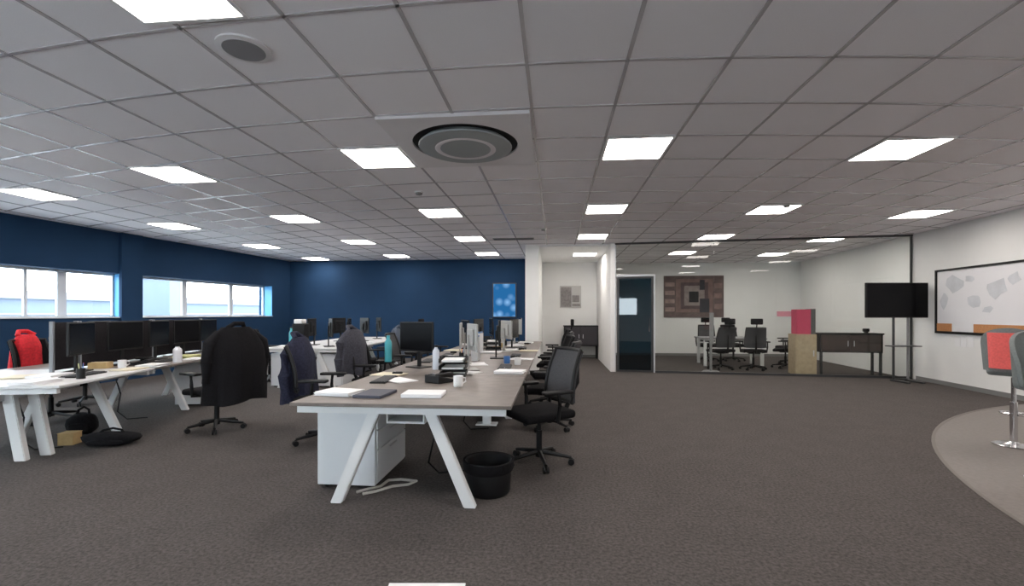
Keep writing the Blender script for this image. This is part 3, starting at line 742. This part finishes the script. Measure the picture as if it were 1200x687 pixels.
# ------------------------------------------------------------------ left bench (towards the windows), turned a little
a2 = math.radians(13.5)
O2 = spot(69, 452, TZ); O2.z = 0
M2 = Matrix.Translation(O2) @ Matrix.Rotation(a2, 4, 'Z') @ Matrix.Translation((-.8, 0, 0))     # local x across, y along
def w2(x, y, z=0): return M2 @ Vector((x, y, z))
L2 = 1.35
for j in range(3):
    o = bench_desk('%s section of the pale topped bench by the windows' % ('nearest', 'middle', 'farthest')[j], w2(0, L2 * j), a2, 1.6, L2, pale_top if j == 0 else top_wood, 'window bench sections', near=False, far=True)
    if j == 0: first2 = o
for px, py, dx in ((26, 540, .11), (56, 533, .12)):      # twin slanted legs of the near end
    q_ = M2.inverted() @ spot(px, py, 0)
    for s_ in (1, -1): obj('leg', slant_leg(s_ * q_.x, s_ * (q_.x - dx), max(q_.y, .04), .655, .095, .06), white_metal, first2)
for j in range(3):
    if j == 0: y_s = .98
    else: y_s = 0
    t = thing('desk_screen', '%s charcoal fabric desk screen with pale posts on the bench by the windows' % ('nearest', 'middle', 'farthest')[j], 'desk screen', w2(0, L2 * j + .02, TZ), a2, 'desk screens')
    b = bm_(); box(b, -.018, .018, y_s + .03, L2 - .03, 0.02, .53, bev=.005); obj('panel', b, char_fab, t)
    for y in (y_s, L2 - .045):
        b = bm_(); box(b, -.019, .019, y, y + .022, 0, .54); obj('post', b, mat('grey_post', (.22, .23, .25), .5), t)
winm = [(.25, 1.05, -78), (.25, 1.75, -96), (.25, 2.42, -84), (.25, 3.1, -98), (.25, 3.75, -90), (-.27, 2.1, 100), (-.27, 3.4, 90)]
posn = ['first', 'second', 'third', 'fourth', 'fifth']
for i, (x, y, a) in enumerate(winm):
    k = i if i < 5 else i - 5
    put(mon, w2(x, y, TZ), a2 + math.radians(a), 'black monitor, %s from the near end on the %s side of window bench' % (posn[k], 'aisle' if i < 5 else 'window'), 'monitors on the window bench')
for x, y, p, lab in [
        (.50, .18, pap5, 'white papers on the near left corner of window bench'), (-.1, .25, pap2, 'white sheets at the near edge of window bench'),
        (.28, .62, pap5, 'white papers left of the nearest keyboard on window bench'), (.64, 1.18, papc, 'cream papers beside the near aisle edge of window bench'),
        (.70, 1.50, pap5, 'white papers in front of the second window bench monitor'), (.70, 2.44, pap2, 'white sheets on the middle window bench section'),
        (.50, 2.62, papy, 'pale yellow block of paper on the middle window bench section'), (.64, 3.0, pap2, 'white sheets near the far end of window bench'),
        (.55, 3.36, pap5, 'white paper pile beside the black coat on window bench')]:
    put(p, w2(x, y, TZ), a2 + random.uniform(-.2, .3), lab, 'papers on the window bench')
put(kb, w2(.50, .72, TZ), a2 - PI / 2, 'black keyboard on the nearest section of window bench', 'keyboards')
put(kb, w2(.50, 2.12, TZ), a2 - PI / 2, 'black keyboard on the middle section of window bench', 'keyboards')
put(mug, w2(.44, 1.38, TZ), 1, 'white mug at the joint of the window bench sections')
put(mug_b, w2(.72, 2.75, TZ), 2, 'blue mug on the farther part of window bench')
put(phone, w2(.46, 1.70, TZ), a2 - 1.5, 'black desk phone on the middle section of window bench')
put(tray, w2(.60, 3.82, TZ), a2 + 1.5, 'black letter tray at the far end of window bench')
put(cart, w2(.22, 1.38, TZ), a2 + .1, 'small tan carton beside the white mug on window bench')
put(bt3, w2(.72, 1.96, TZ), 0, 'white bottle near the middle keyboard of window bench')
put(penpot, w2(.66, .45, TZ), 0, 'black pen pot at the near aisle edge of window bench')
put(papc, w2(.0, .62, TZ), a2 + .2, 'cream papers in front of the desk screen end on window bench')
put(ped, w2(.45, 3.2), a2, 'white drawer pedestal under the far section of window bench')
# chairs by the left bench
p = spot(254, 503, 0); 
put(task_chair_b, p, math.radians(70), 'black office chair carrying a long black coat beside the window bench', 'window bench chairs')
jacket('long black coat draped over the high chair back beside window bench', p + Vector((.31, -.10, 0)), math.radians(70), black_fab, 1.20, .36, .31, .17, 5, name='coat')
rj = spot(31, 405, .95); rj.z = 0; fc = a2 - PI / 2 - .2
put(task_chair_b, rj + Vector((math.cos(fc + PI / 2), math.sin(fc + PI / 2), 0)) * .33, fc, 'black office chair behind the window bench under red jacket', 'window bench chairs')
q2 = w2(-1.25, 3.3); put(task_chair, q2, a2 - PI / 2 + .1, 'black mesh office chair behind the far part of window bench', 'window bench chairs')
jacket('red jacket hung on the chair behind the near window bench', rj, fc, red_fab, 1.09, .62, .15, .10, 9, sleeves=False)
bag('holdall', 'black holdall lying on carpet beside the near window bench leg', 'bag', spot(117, 525, 0) + Vector((0, .12, 0)), .25, black_fab, .24, .11, .13, 21)
bag('backpack', 'black backpack slumped upright behind the holdall', 'bag', spot(84, 512, 0) + Vector((0, .12, 0)), .4, black_fab, .13, .10, .24, 25)
t = thing('cardboard_box', 'small tan cardboard box on carpet between bench leg and holdall', 'box', spot(76, 522, 0) + Vector((0, .05, 0)), .2)
b = bm_(); box(b, -.07, .07, -.06, .06, 0, .12); obj('carton', b, tan, t); b = bm_(); box(b, -.075, -.0, -.062, .062, .12, .124); box(b, .002, .075, -.062, .062, .12, .124); obj('flap', b, tan, t)

# ------------------------------------------------------------------ third bench, farther back towards the navy wall
B3 = Vector((-4.50, 8.0, 0)); a3 = math.radians(3)
M3 = Matrix.Translation(B3) @ Matrix.Rotation(a3, 4, 'Z')
def w3(x, y, z=0): return M3 @ Vector((x, y, z))
for j in range(3):
    bench_desk('%s section of the white bench near the navy back wall' % ('nearest', 'middle', 'farthest')[j], w3(0, 1.4 * j), a3, 1.6, 1.4, pale_top, 'back bench sections', near=(j == 0), far=True)
put(ped, w3(-.46, .5), a3, 'white drawer pedestal under the near end of the back bench')
put(ped, w3(.40, .5), a3, 'second white drawer pedestal under the near end of the back bench, aisle side')
for i, (x, y, a) in enumerate([(.28, .5, -60), (.28, 1.4, -75), (.28, 2.3, -50), (.28, 3.3, -60), (-.28, .9, 100), (-.28, 2.2, 80)]):
    k = i if i < 4 else i - 4
    put(mon, w3(x, y, TZ), a3 + math.radians(a), 'black monitor, %s from the near end on the %s side of back bench' % (posn[k], 'aisle' if i < 4 else 'window'), 'monitors on the back bench')
t = thing('desk_organiser', 'black upright organiser with white top on the near end of back bench', 'desk organiser', w3(-.2, .28, TZ), a3)
b = bm_(); box(b, -.12, .12, -.09, .09, 0, .44, bev=.02); obj('body', b, black_pl, t); b = bm_(); box(b, -.08, .08, -.1, .07, .44, .52, bev=.015); obj('lid', b, paper, t)
put(pap5, w3(-.5, .3, TZ), .4, 'white papers on the near end of the back bench')
put(lap, w3(.60, .95, TZ), a3 - PI / 2, 'open grey laptop at the near aisle corner of the back bench')
put(pap2, w3(.6, 1.8, TZ), 1.2, 'white sheets on the aisle side of the back bench')
t = put(bt2, w3(-.62, .75, TZ), 0, 'turquoise bottle on the window side of the back bench')
for i, (x, y, a, p, lab) in enumerate([(1.2, .6, 95, task_chair_b, 'black office chair at the aisle side of the back bench, closest'), (1.25, 2.1, 80, head_chair, 'black office chair with headrest at the aisle side of the back bench'), (1.2, 3.4, 100, task_chair, 'black mesh office chair at the far aisle side of the back bench'),
                                       (-1.2, 1.0, -80, task_chair, 'black mesh office chair on the window side of the back bench'), (-1.2, 2.6, -100, task_chair_b, 'black office chair on the far window side of the back bench')]):
    put(p, w3(x, y), a3 + math.radians(a), lab, 'back bench chairs')
jacket('grey blue jacket hung on the closest aisle side chair of the back bench', w3(1.2, .6) + Vector((.32, -.03, 0)), a3 + math.radians(95), grey_fab, 1.08, .55, .25, .12, 14)
# window-side bench along the wall with dark screens
# ------------------------------------------------------------------ back wall display and alcove
t = thing('wall_display', 'bright blue lit display panel on the navy back wall', 'display', (0, 0, 0))
k0 = Vector((-1.82, 13.9, 1.28))
kx0, kx1, kz0, kz1 = -1.83, -1.17, 1.27, 2.25
b = bm_(); box(b, kx0 - .03, kx1 + .03, 13.86, 13.9, kz0 - .03, kz1 + .03, bev=.004); obj('display_frame', b, dark_frame, t)
m = bpy.data.materials.new('blue_picture'); m.use_nodes = True; nt = m.node_tree; nt.nodes.clear()
o_ = nt.nodes.new('ShaderNodeOutputMaterial'); em = nt.nodes.new('ShaderNodeEmission'); em.inputs[1].default_value = .9
vo = nt.nodes.new('ShaderNodeTexVoronoi'); vo.inputs['Scale'].default_value = 4.0; tc = nt.nodes.new('ShaderNodeTexCoord')
rp = nt.nodes.new('ShaderNodeValToRGB'); rp.color_ramp.elements[0].color = (.25, .5, .85, 1); rp.color_ramp.elements[1].color = (.02, .14, .36, 1); rp.color_ramp.elements[1].position = .55
nt.links.new(tc.outputs['Object'], vo.inputs['Vector']); nt.links.new(vo.outputs['Distance'], rp.inputs[0]); nt.links.new(rp.outputs[0], em.inputs[0]); nt.links.new(em.outputs[0], o_.inputs[0])
b = bm_(); box(b, kx0, kx1, 13.85, 13.86, kz0, kz1); obj('screen', b, m, t)
def console(name, label, cat, loc, rz, W, D, Hh, body_h, m, legm, inner=None):
    t = thing(name, label, cat, loc, rz)
    b = bm_(); box(b, -W / 2, W / 2, -D / 2, D / 2, Hh - .03, Hh, bev=.004); obj('top', b, m, t)
    b = bm_(); z0, z1 = Hh - body_h, Hh - .03
    box(b, -W / 2 + .02, W / 2 - .02, D / 2 - .03, D / 2 - .01, z0, z1); box(b, -W / 2 + .02, W / 2 - .02, -D / 2 + .02, D / 2 - .03, z0, z0 + .02)
    box(b, -W / 2 + .02, -W / 2 + .04, -D / 2 + .02, D / 2 - .03, z0 + .02, z1); box(b, W / 2 - .04, W / 2 - .02, -D / 2 + .02, D / 2 - .03, z0 + .02, z1)
    obj('body', b, m, t)
    b = bm_(); box(b, -.01, W / 2 - .05, -D / 2 + .02, -D / 2 + .04, z0 + .03, z1 - .01); dd = obj('door', b, inner or m, t)
    b = bm_(); box(b, -W / 2 + .05, -.02, -D / 2 + .02, -D / 2 + .04, z0 + .03, z1 - .01); d2 = obj('door', b, inner or m, t)
    for d, x in ((dd, .05), (d2, -.07)):
        b = bm_(); box(b, x, x + .015, -D / 2 + .005, -D / 2 + .019, (z0 + z1) / 2 - .06, (z0 + z1) / 2 + .06); obj('door_handle', b, alu, d)
    for x in (-W / 2 + .05, W / 2 - .05):
        for y in (-D / 2 + .05, D / 2 - .05):
            b = bm_(); box(b, x - .022, x + .022, y - .022, y + .022, 0, z0); obj('leg', b, legm, t)
    return t
pa = spot(680, 419, 0)
console('sideboard', 'black sideboard on legs against the white alcove wall', 'sideboard', (pa.x, 14.28, 0), 0, 1.06, .42, 1.0, .62, black_pl, black_pl, mat('dark_door', (.03, .025, .03), .4))
t = thing('framed_picture', 'small grey picture on the white alcove wall above the sideboard', 'picture', (0, 0, 0))
pl = spot(655, 360, CZ - .001)
def wallpt(px, py, y):                  # point on the plane y = const along a sight line
    l = (px - 600) / F; r = Vector((l * math.cos(YAW) - math.sin(YAW), math.cos(YAW) + l * math.sin(YAW), (H - py) / F)); s = y / r.y
    return Vector((r.x * s, y, CZ + r.z * s))
A_, B_ = wallpt(656, 361, 14.58), wallpt(681, 335, 14.58)
b = bm_(); box(b, A_.x, B_.x, 14.57, 14.6, A_.z, B_.z); obj('picture_frame', b, mat('pale_frame', (.5, .49, .48), .5), t)
b = bm_(); box(b, A_.x + .03, A_.x + .36, 14.562, 14.57, A_.z + .03, B_.z - .04); obj('picture_print', b, mat('grey_print', (.24, .22, .22), .7, noise=.2), t)
b = bm_(); box(b, A_.x + .38, B_.x - .06, 14.562, 14.57, A_.z + .18, B_.z - .3); box(b, A_.x + .38, B_.x - .03, 14.562, 14.57, A_.z + .05, A_.z + .13); obj('picture_mark', b, MATS['grey_print'], t)

# ------------------------------------------------------------------ inside the meeting room
t = thing('wall_art', 'large brown abstract picture of nested rectangles on the meeting room wall', 'picture', (0, 0, 0))
A_, B_ = wallpt(778, 372, 15.42), wallpt(848, 323, 15.42)
aw, ah = B_.x - A_.x, B_.z - A_.z
b = bm_(); box(b, A_.x, B_.x, 15.41, 15.45, A_.z, B_.z); obj('canvas', b, mat('art_brown', (.13, .095, .09), .8, noise=.25, nscale=5), t)
def patch(u0, u1, v0, v1, col, k):
    b = bm_(); box(b, A_.x + aw * u0, A_.x + aw * u1, 15.41 - .003 * (k + 1), 15.41, A_.z + ah * v0, A_.z + ah * v1)
    obj('painted_shape', b, mat('art_%d' % round(sum(c * 1000 * (i + 1) for i, c in enumerate(col))), col, .8, noise=.2, nscale=8), t)
patch(.20, .82, .12, .92, (.20, .13, .12), 0); patch(.28, .74, .2, .84, (.10, .07, .07), 1); patch(.34, .68, .28, .76, (.26, .22, .21), 2); patch(.42, .58, .36, .62, (.012, .012, .014), 3)
patch(.60, .76, .12, .45, (.04, .04, .05), 4); patch(.60, .68, .66, .9, (.03, .03, .04), 4)
for v in (.14, .34, .54, .74): patch(.02, .18, v, v + .10, (.30, .22, .20), 1)
for v in (.20, .46, .70): patch(.84, .97, v, v + .12, (.22, .15, .14), 1)
# table and chairs
tc_ = Vector((4.6, 12.8, 0))
t = thing('meeting_table', 'grey meeting table with pale legs behind the glass front', 'table', tc_, -.1)
b = bm_(); box(b, -.78, .78, -.5, .5, .705, .73, bev=.005); obj('tabletop', b, mat('mid_grey_top', (.20, .20, .21), .5), t)
b = bm_(); box(b, -.68, .68, -.4, .4, .66, .705); obj('frame', b, white_metal, t)
for x in (-.68, .68):
    for y in (-.42, .42):
        b = bm_(); box(b, x - .035, x + .035, y - .035, y + .035, 0, .68); obj('leg', b, white_metal, t)
put(grey_chair, (4.03, 11.75, 0), math.radians(10), 'grey mesh headrest chair at the left front of the meeting table', 'meeting room chairs')
put(grey_chair, (4.78, 11.72, 0), math.radians(-12), 'grey mesh headrest chair at the middle front of the meeting table', 'meeting room chairs')
put(grey_chair, (4.35, 13.75, 0), math.radians(170), 'grey mesh headrest chair at the back left of the meeting table', 'meeting room chairs')
put(head_chair, (5.1, 13.85, 0), math.radians(190), 'black headrest chair at the back of the meeting table', 'meeting room chairs')
put(head_chair, (6.30, 13.15, 0), math.radians(100), 'black headrest chair at the right end of the meeting table', 'meeting room chairs')
put(head_chair, (5.72, 12.15, 0), math.radians(60), 'black headrest chair nearest the beige cabinet in the meeting room', 'meeting room chairs')
t = thing('flipchart', 'thin grey flipchart pole stand left of the meeting table', 'flipchart', (3.62, 11.2, 0), .1)
b = bm_(); cyl(b, (0, 0, .0), (0, 0, 1.30), .03, n=12); cyl(b, (0, 0, 0), (0, 0, .03), .2, .16, n=24); obj('pole', b, mat('mid_grey_metal', (.22, .22, .23), .5), t, smooth=True)
b = bm_(); box(b, -.05, .05, -.04, -.03, .65, 1.38); obj('clip_board', b, MATS['mid_grey_metal'], t)
# beige cabinet with crimson box
def gp(px, back, z=0):                  # point behind the glass front under column px
    s = gs(px); P = GA + GDv * s; n_ = Vector((-GDv.y, GDv.x, 0)); return P + n_ * back + Vector((0, 0, z))
ga = math.atan2(GDv.y, GDv.x)
c1 = gp(950, .42)
t = thing('beige_cabinet', 'beige cabinet just behind the meeting room glass beside the black console', 'cabinet', c1, ga)
b = bm_(); box(b, -.22, .20, -.22, .22, .0, .90, bev=.004); obj('body', b, beige, t)
b = bm_(); box(b, -.20, .18, -.235, -.22, .06, .86); d = obj('door', b, beige, t); b = bm_(); box(b, .12, .14, -.25, -.235, .42, .55); obj('door_handle', b, alu, d)
t = thing('display_box', 'crimson box with dark grey side on top of the beige cabinet', 'box', c1 + Vector((0, 0, .90)), ga)
b = bm_(); box(b, -.18, .11, -.15, .15, .0, .55, bev=.004); obj('box_body', b, pinkred, t)
b = bm_(); box(b, .112, .20, -.16, .16, 0, .56, bev=.004); obj('side_panel', b, mat('dark_grey_panel', (.07, .07, .07), .6), t)
t = thing('pink_panel', 'long pale pink panel on the meeting room back wall left of the crimson box', 'panel', (0, 0, 0))
A_, B_ = wallpt(911, 371, 15.42), wallpt(934, 365, 15.42)
b = bm_(); box(b, A_.x, B_.x, 15.41, 15.45, A_.z, B_.z); obj('panel_body', b, pinkp, t)
b = bm_(); box(b, A_.x, B_.x, 15.39, 15.45, A_.z - .02, A_.z); obj('panel_edge', b, white_metal, t)
sb = gp(1004, .42)
console('console_cabinet', 'black console cabinet on thin legs behind the right end of the meeting room glass', 'cabinet', sb, ga, 1.25, .42, .93, .42, black_pl, dark_frame, brown_w)
t = thing('webcam', 'small black camera on top of the black console cabinet', 'camera', gp(1027, .40, .93), ga)
b = bm_(); box(b, -.06, .06, -.03, .03, .03, .1, bev=.01); obj('camera_body', b, black_pl, t); b = bm_(); box(b, -.03, .03, -.03, .03, 0, .03); obj('foot', b, black_pl, t)
b = bm_(); cyl(b, (0, -.04, .065), (0, -.03, .065), .018, n=14); obj('lens', b, screen, t)

# ------------------------------------------------------------------ television on its stand
dT = 9.25
def atd(px, d, z=0):
    l = (px - 600) / F * d
    return Vector((l * math.cos(YAW) - d * math.sin(YAW), d * math.cos(YAW) + l * math.sin(YAW), z))
tp = atd(1058, dT)
t = thing('television_stand', 'large black television on a two pole floor stand by the glass corner', 'television', tp, YAW)
W2 = 88 / F * dT / 2; zt, zb = CZ + 36.5 / F * dT, CZ - 4.5 / F * dT
b = bm_(); box(b, -W2, W2, -.03, .02, zb, zt, bev=.006); box(b, -.35, .35, .02, .05, zb + .1, zt - .15, bev=.01); obj('television_casing', b, black_pl, t)
b = bm_(); box(b, -W2 + .02, W2 - .02, -.032, -.03, zb + .025, zt - .02); obj('screen', b, screen, t)
for x in (-.13, .16):
    b = bm_(); cyl(b, (x, .07, .03), (x, .07, zt - .2), .022, n=12); obj('pole', b, dark_frame if x < 0 else mat('grey_pole', (.2, .2, .21), .4), t, smooth=True)
b = bm_(); box(b, -.28, .30, -.10, .10, .70, .72, bev=.004); obj('shelf', b, dark_frame, t)
for x in (-.13, .16):
    b = bm_(); box(b, x - .03, x + .03, -.3, .12, .0, .035, bev=.006); obj('foot', b, dark_frame, t)
b = bm_(); box(b, -.13, .16, .04, .06, zb + .2, zb + .26); box(b, -.13, .16, .055, .085, .03, .06); obj('crossbar', b, dark_frame, t)

# ------------------------------------------------------------------ pinboard on the right wall
s0, s1 = ray_line(1098, RW0, RD), ray_line(1200, RW0, RD)
sA, sB = s1 - 1.5, s0
zb_, zt_ = 1.0, 2.19
t = thing('whiteboard', 'wide black framed whiteboard with pale map on the white right wall', 'whiteboard', (0, 0, 0))
b = bm_(); box(b, sA, sB, .002, .02, zb_, zt_, MR); obj('board', b, mat('board_white', (.76, .76, .79), .5), t)
b = bm_()
for q in ((sA, sB, zt_ - .035, zt_), (sA, sB, zb_ - .02, zb_ + .025), (sB - .04, sB, zb_, zt_), (sA, sA + .04, zb_, zt_)): box(b, q[0], q[1], .002, .04, q[2], q[3], MR)
obj('board_frame', b, black_pl, t)
ga0, ga1 = ray_line(1117, RW0, RD), ray_line(1143, RW0, RD)
for x0, x1 in ((ga0, sB - .04), (sA + .04, ga1)):
    b = bm_(); box(b, x0, x1, .02, .03, zb_ + .025, zb_ + .17, MR); obj('cork_strip', b, orange_c, t, label='orange brown cork strip')
mp_ = mat('map_grey', (.60, .62, .66), .7, noise=.1, nscale=5)
R = random.Random(5)
def tri(cu, cz, w_, h_, name):
    b = bm_(); N = 9
    pts = [(cu + w_ * math.cos(2 * PI * k / N) * R.uniform(.6, 1.1), cz + h_ * math.sin(2 * PI * k / N) * R.uniform(.6, 1.1)) for k in range(N)]
    A = [b.verts.new(MR @ Vector((u, .0205, z))) for u, z in pts]; B = [b.verts.new(MR @ Vector((u, .0225, z))) for u, z in pts]
    b.faces.new(A); b.faces.new(list(reversed(B)))
    for k in range(N): b.faces.new((A[k], B[k], B[(k + 1) % N], A[(k + 1) % N]))
    obj(name, b, mp_, t)
for cu, cz, w_, h_ in ((.25, .72, .17, .2), (.5, .45, .15, .14), (.45, .8, .1, .08), (.75, .62, .2, .2), (.12, .45, .08, .18), (.92, .75, .1, .12), (.65, .3, .1, .07)):
    tri(s1 + (s0 - s1) * (1 - cu), zb_ + .1 + (zt_ - zb_ - .1) * cz, w_ * 1.3, h_ * .9, 'map_shape')
for k in range(3):
    b = bm_(); u = (ga0 + ga1) / 2 + (-.15, .0, .14)[k]; box(b, u - .065, u + .065, .041 if k == 5 else .003, .006, zb_ - .05 - .19, zb_ - .05 - .02 * k, MR)
    tag(obj('paper_note', b, paper), 'white note on the wall beneath the whiteboard gap, %s of three' % ('farthest', 'middle', 'nearest')[k], 'note', 'notes under the whiteboard')

# ------------------------------------------------------------------ bar stools on the round vinyl
def stool(label, loc, rz, group):
    t = thing('bar_stool', label, 'bar stool', loc, rz, group)       # faces +y
    b = bm_(); lathe(b, [(0, .006), (.155, .006), (.16, .014), (.13, .024), (.05, .034), (.03, .05), (0, .05)], 40); obj('base_plate', b, chrome, t, smooth=True)
    b = bm_(); cyl(b, (0, 0, .04), (0, 0, .45), .03); cyl(b, (0, 0, .45), (0, 0, .70), .02); obj('column', b, chrome, t, smooth=True)
    b = bm_(); tube(b, [(.03, 0, .32), (.09, .03, .32), (.12, .10, .32), (.08, .17, .32), (-.08, .17, .32), (-.12, .10, .32), (-.09, .03, .32), (-.03, 0, .32)], .011, 8); obj('footrest', b, chrome, t, smooth=True)
    b = bm_(); box(b, -.175, .175, -.165, .175, .72, .80, bev=.035, seg=3); obj('seat', b, grey_up, t, smooth=True)
    def sh(u, v):
        a = PI * (-.08 + 1.16 * u) + PI; r = .19 + .02 * v
        hgt = .74 + (.44 * (math.sin(PI * u) ** .45 if 0 < u < 1 else 0) * v + .03)
        return Vector((r * math.cos(a), r * math.sin(a) * 1.0, hgt))
    b = bm_(); shell(b, sh, 24, 8, .03); obj('backrest', b, grey_up, t, smooth=True)
    b = bm_()
    def sh2(u, v):
        a = PI * (.22 + .56 * u) + PI; r = .237 + .03 * (v * .96 + .04) - .004
        return Vector(((r - .004) * math.cos(a), (r - .004) * math.sin(a), .80 + .37 * v))
    def sh3(u, v):
        a = PI * (.30 + .40 * u) + PI; r = .222 + .02 * v
        return Vector((r * math.cos(a), r * math.sin(a), .80 + .36 * v))
    shell(b, sh3, 12, 6, .02); obj('back_cover', b, coral_fab, t, smooth=True, label='coral fabric panel on the outside of the back')
    return t
sp = spot(1188, 523, 0)
stool('grey bar stool showing its coral back panel, the farther one on round vinyl', sp + Vector((0, 0, .0)), math.radians(-52), 'grey and coral bar stools')
sp2 = spot(1234, 566, 0)
stool('grey bar stool nearer than the coral backed one, cut by the right photo edge', sp2, math.radians(165), 'grey and coral bar stools')
